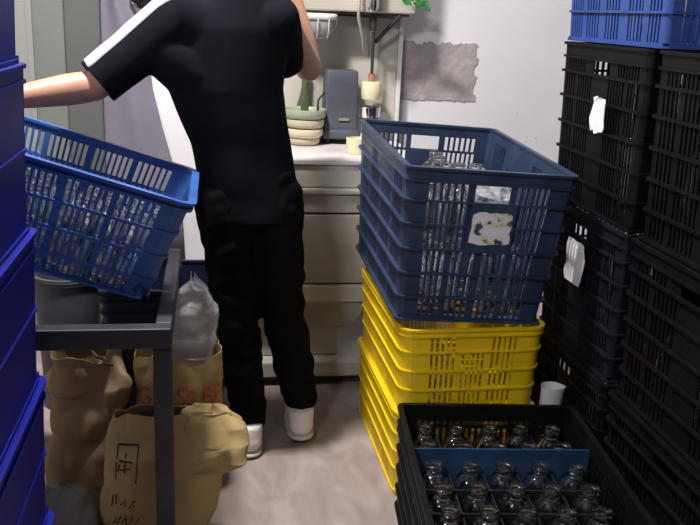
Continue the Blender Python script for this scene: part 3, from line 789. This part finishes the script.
def hand(w_, d, nrm, side, curl):
    """d = towards fingers, nrm = out of the back of the hand, side = towards the thumb"""
    d = d.normalized(); side = (side-d*side.dot(d)).normalized(); nrm = side.cross(d)*(1 if side.cross(d).dot(nrm) > 0 else -1)
    k0 = w_+d*.02
    for f in range(4):
        off = (.030, .010, -.010, -.029)[f]; kn = w_+d*(.085, .089, .085, .076)[f]+side*off
        B.chain([(k0+side*off*.6, .016), (kn, .0125)])
        L = (.040, .045, .042, .033)[f]; a = 0; p = kn; dirs = (curl*.75, curl*1.0, curl*.7); r = .0098
        for q in range(3):
            a += dirs[q]; dd = d*math.cos(a)-nrm*math.sin(a); p2 = p+dd*L*(1, .68, .55)[q]+side*off*.04
            B.chain([(p, r), (p2, r-.001)], 8); p = p2; r -= .0009
    t0 = w_+d*.025+side*.025; t1 = t0+d*.03+side*.03-nrm*.012; t2 = t1+d*.028+side*.008-nrm*.018*curl; t3 = t2+d*.02-nrm*.018*curl
    B.chain([(t0, .017), (t1, .0125), (t2, .0105), (t3, .009)], 8)
hand(wrL, V((-.93, -.12, .05)), V((0, 0, 1)), V((0, -1, 0)) , .75)
hand(wrR, V((-.15, .2, 1)), V((.3, 1, 0)), V((-1, 0, 0)), .85)
for h_, k_, a_, tz in ((hipL, knL, anL, 0), (hipR, knR, anR, .02)):
    B.chain([(h_, .085), (h_.lerp(k_, .5), .07), (k_, .053)]); B.chain([(k_, .053), (k_.lerp(a_, .3), .052), (a_, .034)])
    B.chain([(a_, .034), (a_+V((0, -.02, -.045)), .03), (a_+V((.005, .08, -.045)), (.036, .05, .026)), (a_+V((.01, .15, -.05)), (.036, .03, .018))])
body = B.finish('body', MT['skin'], .0055, 3, man)
# face details and hair
for s_ in (-1, 1):
    mb = MB(); mb.lathe([(.001, -.010), (.007, -.007), (.010, 0), (.007, .007), (.001, .010)], 12); e = mb.build('eye', MT['eye'], man, True); e.location = HC+V((s_*.03, .076, .012))
    mb = MB(); mb.lathe([(.001, -.003), (.004, -.002), (.004, .002), (.001, .003)], 10); q = mb.build('iris', MT['iris'], e); q.rotation_euler = (math.pi/2, 0, 0); q.location = (0, .009, 0)
H = Solid(); H.chain([(HC+V((0, -.03, .035)), (.084, .09, .085)), (HC+V((0, .02, .07)), (.07, .07, .045))], 14); H.chain([(HC+V((0, -.05, -.01)), (.072, .055, .06))], 12)
hr = H.finish('hair', MT['hair'], .006, 1, man); wrinkle(hr, .006, 40, 2)
# T-shirt
T = Solid()
T.chain([(R_(.105, 2.405, .735), (.140, .112, .02)), (R_(.102, 2.405, .80), (.140, .108, .04)), (R_(.078, 2.402, .95), (.143, .10, .06)), (R_(.035, 2.40, 1.10), (.158, .108, .07)), (R_(.048, 2.40, 1.25), (.160, .098, .06)), (R_(.055, 2.405, 1.34), (.085, .07, .03))], 14)
dL = (elL-shL).normalized(); dR = (elR-shR).normalized()
T.chain([(R_(.0, 2.40, 1.235), .085), (shL, .075), (shL.lerp(elL, .55), .068), (elL-dL*.0, .061), (elL+dL*.03, .060)], 12)
T.chain([(R_(.03, 2.40, 1.10), (.15, .1, .06)), (shL.lerp(elL, .35)+V((0, 0, -.01)), (.065, .062, .06))], 12)
T.chain([(R_(.12, 2.40, 1.25), .08), (shR, .066), (shR.lerp(elR, .45)+V((-.018, 0, -.02)), .056), (shR.lerp(elR, .8)+V((-.042, 0, -.016)), .050)], 12)
shirt = T.finish('t_shirt', MT['shirt'], .007, 4, man)
bm = bmesh.new(); bm.from_mesh(shirt.data)
def cut(bm, co, no, sel):
    g = [x for x in list(bm.verts)+list(bm.edges)+list(bm.faces) if all(sel(v.co) for v in ([x] if isinstance(x, bmesh.types.BMVert) else x.verts))]
    bmesh.ops.bisect_plane(bm, geom=g, plane_co=co, plane_no=no, clear_outer=True)
cut(bm, elL-dL*.012, dL, lambda c: (c-elL).length < .16)
cut(bm, elR-dR*.062, dR, lambda c: (c-elR).length < .14)
cut(bm, V((0, 0, .735)), V((0, 0, -1)), lambda c: c.z < .80)
bm.to_mesh(shirt.data); bm.free()
for p in shirt.data.polygons: p.use_smooth = True
wrinkle(shirt, .0045, 8, 5, .5)
BV = BVHTree.FromPolygons([v.co for v in shirt.data.vertices], [tuple(p.vertices) for p in shirt.data.polygons])
# white band along the left sleeve and shoulder
mb = MB(); rs = []
path = [elL-dL*.014, shL.lerp(elL, .7), shL.lerp(elL, .4), shL.lerp(elL, .1), shL+V((.06, 0, .03)), shL+V((.11, .0, .045))]
pp = []
for a, b in zip(path, path[1:]):
    for k in range(6): pp.append(a.lerp(b, k/6))
pp.append(path[-1])
for p in pp:
    row = []
    t_ = (elL-shL).normalized(); upn = V((-t_.z, 0, t_.x)); upn = upn if upn.z > 0 else -upn
    for k in range(7):
        an = math.radians(-50+k*7.5)                     # band lies on top of the arm, towards its back
        dr = upn*math.cos(an)+V((0, 1, 0))*math.sin(an)
        h = BV.ray_cast(p+dr*.3, -dr)
        q = h[0]+dr*.0025 if h[0] else p+dr*.06
        row.append(q)
    rs.append(row)
mb.rings(rs, False)
st = mb.build('sleeve_band', MT['stripe'], shirt, True); md = st.modifiers.new('solidify', 'SOLIDIFY'); md.thickness = .002; st['label'] = 'white band along the left shoulder and sleeve'
md = shirt.modifiers.new('solidify', 'SOLIDIFY'); md.thickness = .003
# trousers
T = Solid()
T.chain([(R_(.105, 2.408, .86), (.130, .098, .04)), (R_(.105, 2.408, .78), (.136, .105, .06))], 12)
for h_, k_, a_ in ((hipL, knL, anL), (hipR, knR, anR)):
    T.chain([(h_, (.088, .098, .09)), (h_.lerp(k_, .5), (.078, .082, .07)), (k_, .066)], 12); T.chain([(k_, .066), (k_.lerp(a_, .35), .064), (a_+V((0, 0, .03)), .053), (a_+V((0, 0, -.01)), .053)], 12)
tr = T.finish('trousers', MT['trouser'], .008, 3, man)
bm = bmesh.new(); bm.from_mesh(tr.data)
cut(bm, anL+V((0, 0, .0)), V((0, 0, -1)), lambda c: c.z < .2 and c.x < (anL.x+anR.x)/2)
cut(bm, anR+V((0, 0, .012)), V((0, 0, -1)), lambda c: c.z < .22 and c.x > (anL.x+anR.x)/2)
bm.to_mesh(tr.data); bm.free()
for p in tr.data.polygons: p.use_smooth = True
wrinkle(tr, .009, 12, 9, 1.4)
md = tr.modifiers.new('solidify', 'SOLIDIFY'); md.thickness = .003
# shoes
for a_, lift, lb in ((anL, 0, 'left'), (anR, .012, 'right')):
    g = a_+V((0, 0, -a_.z))
    T = Solid(); z = lift
    T.chain([(g+V((0, -.04, .045+z)), (.040, .040, .035)), (g+V((.002, .02, .05+z)), (.042, .05, .04)), (g+V((.006, .10, .04+z*.4)), (.046, .05, .028)), (g+V((.012, .165, .035)), (.040, .035, .022))], 12)
    T.chain([(g+V((0, -.035, .06+z)), (.040, .042, .035)), (g+V((0, -.028, .095+z)), (.042, .044, .01))], 12)
    so = T.finish('shoe', MT['shoe'], .006, 2, man)
    T = Solid(); T.chain([(g+V((0, -.04, .012+z)), (.043, .045, .012)), (g+V((.006, .10, .012+z*.3)), (.049, .05, .012)), (g+V((.012, .165, .014)), (.043, .04, .012))], 12)
    so2 = T.finish('sole', MT['sole'], .005, 1, so)
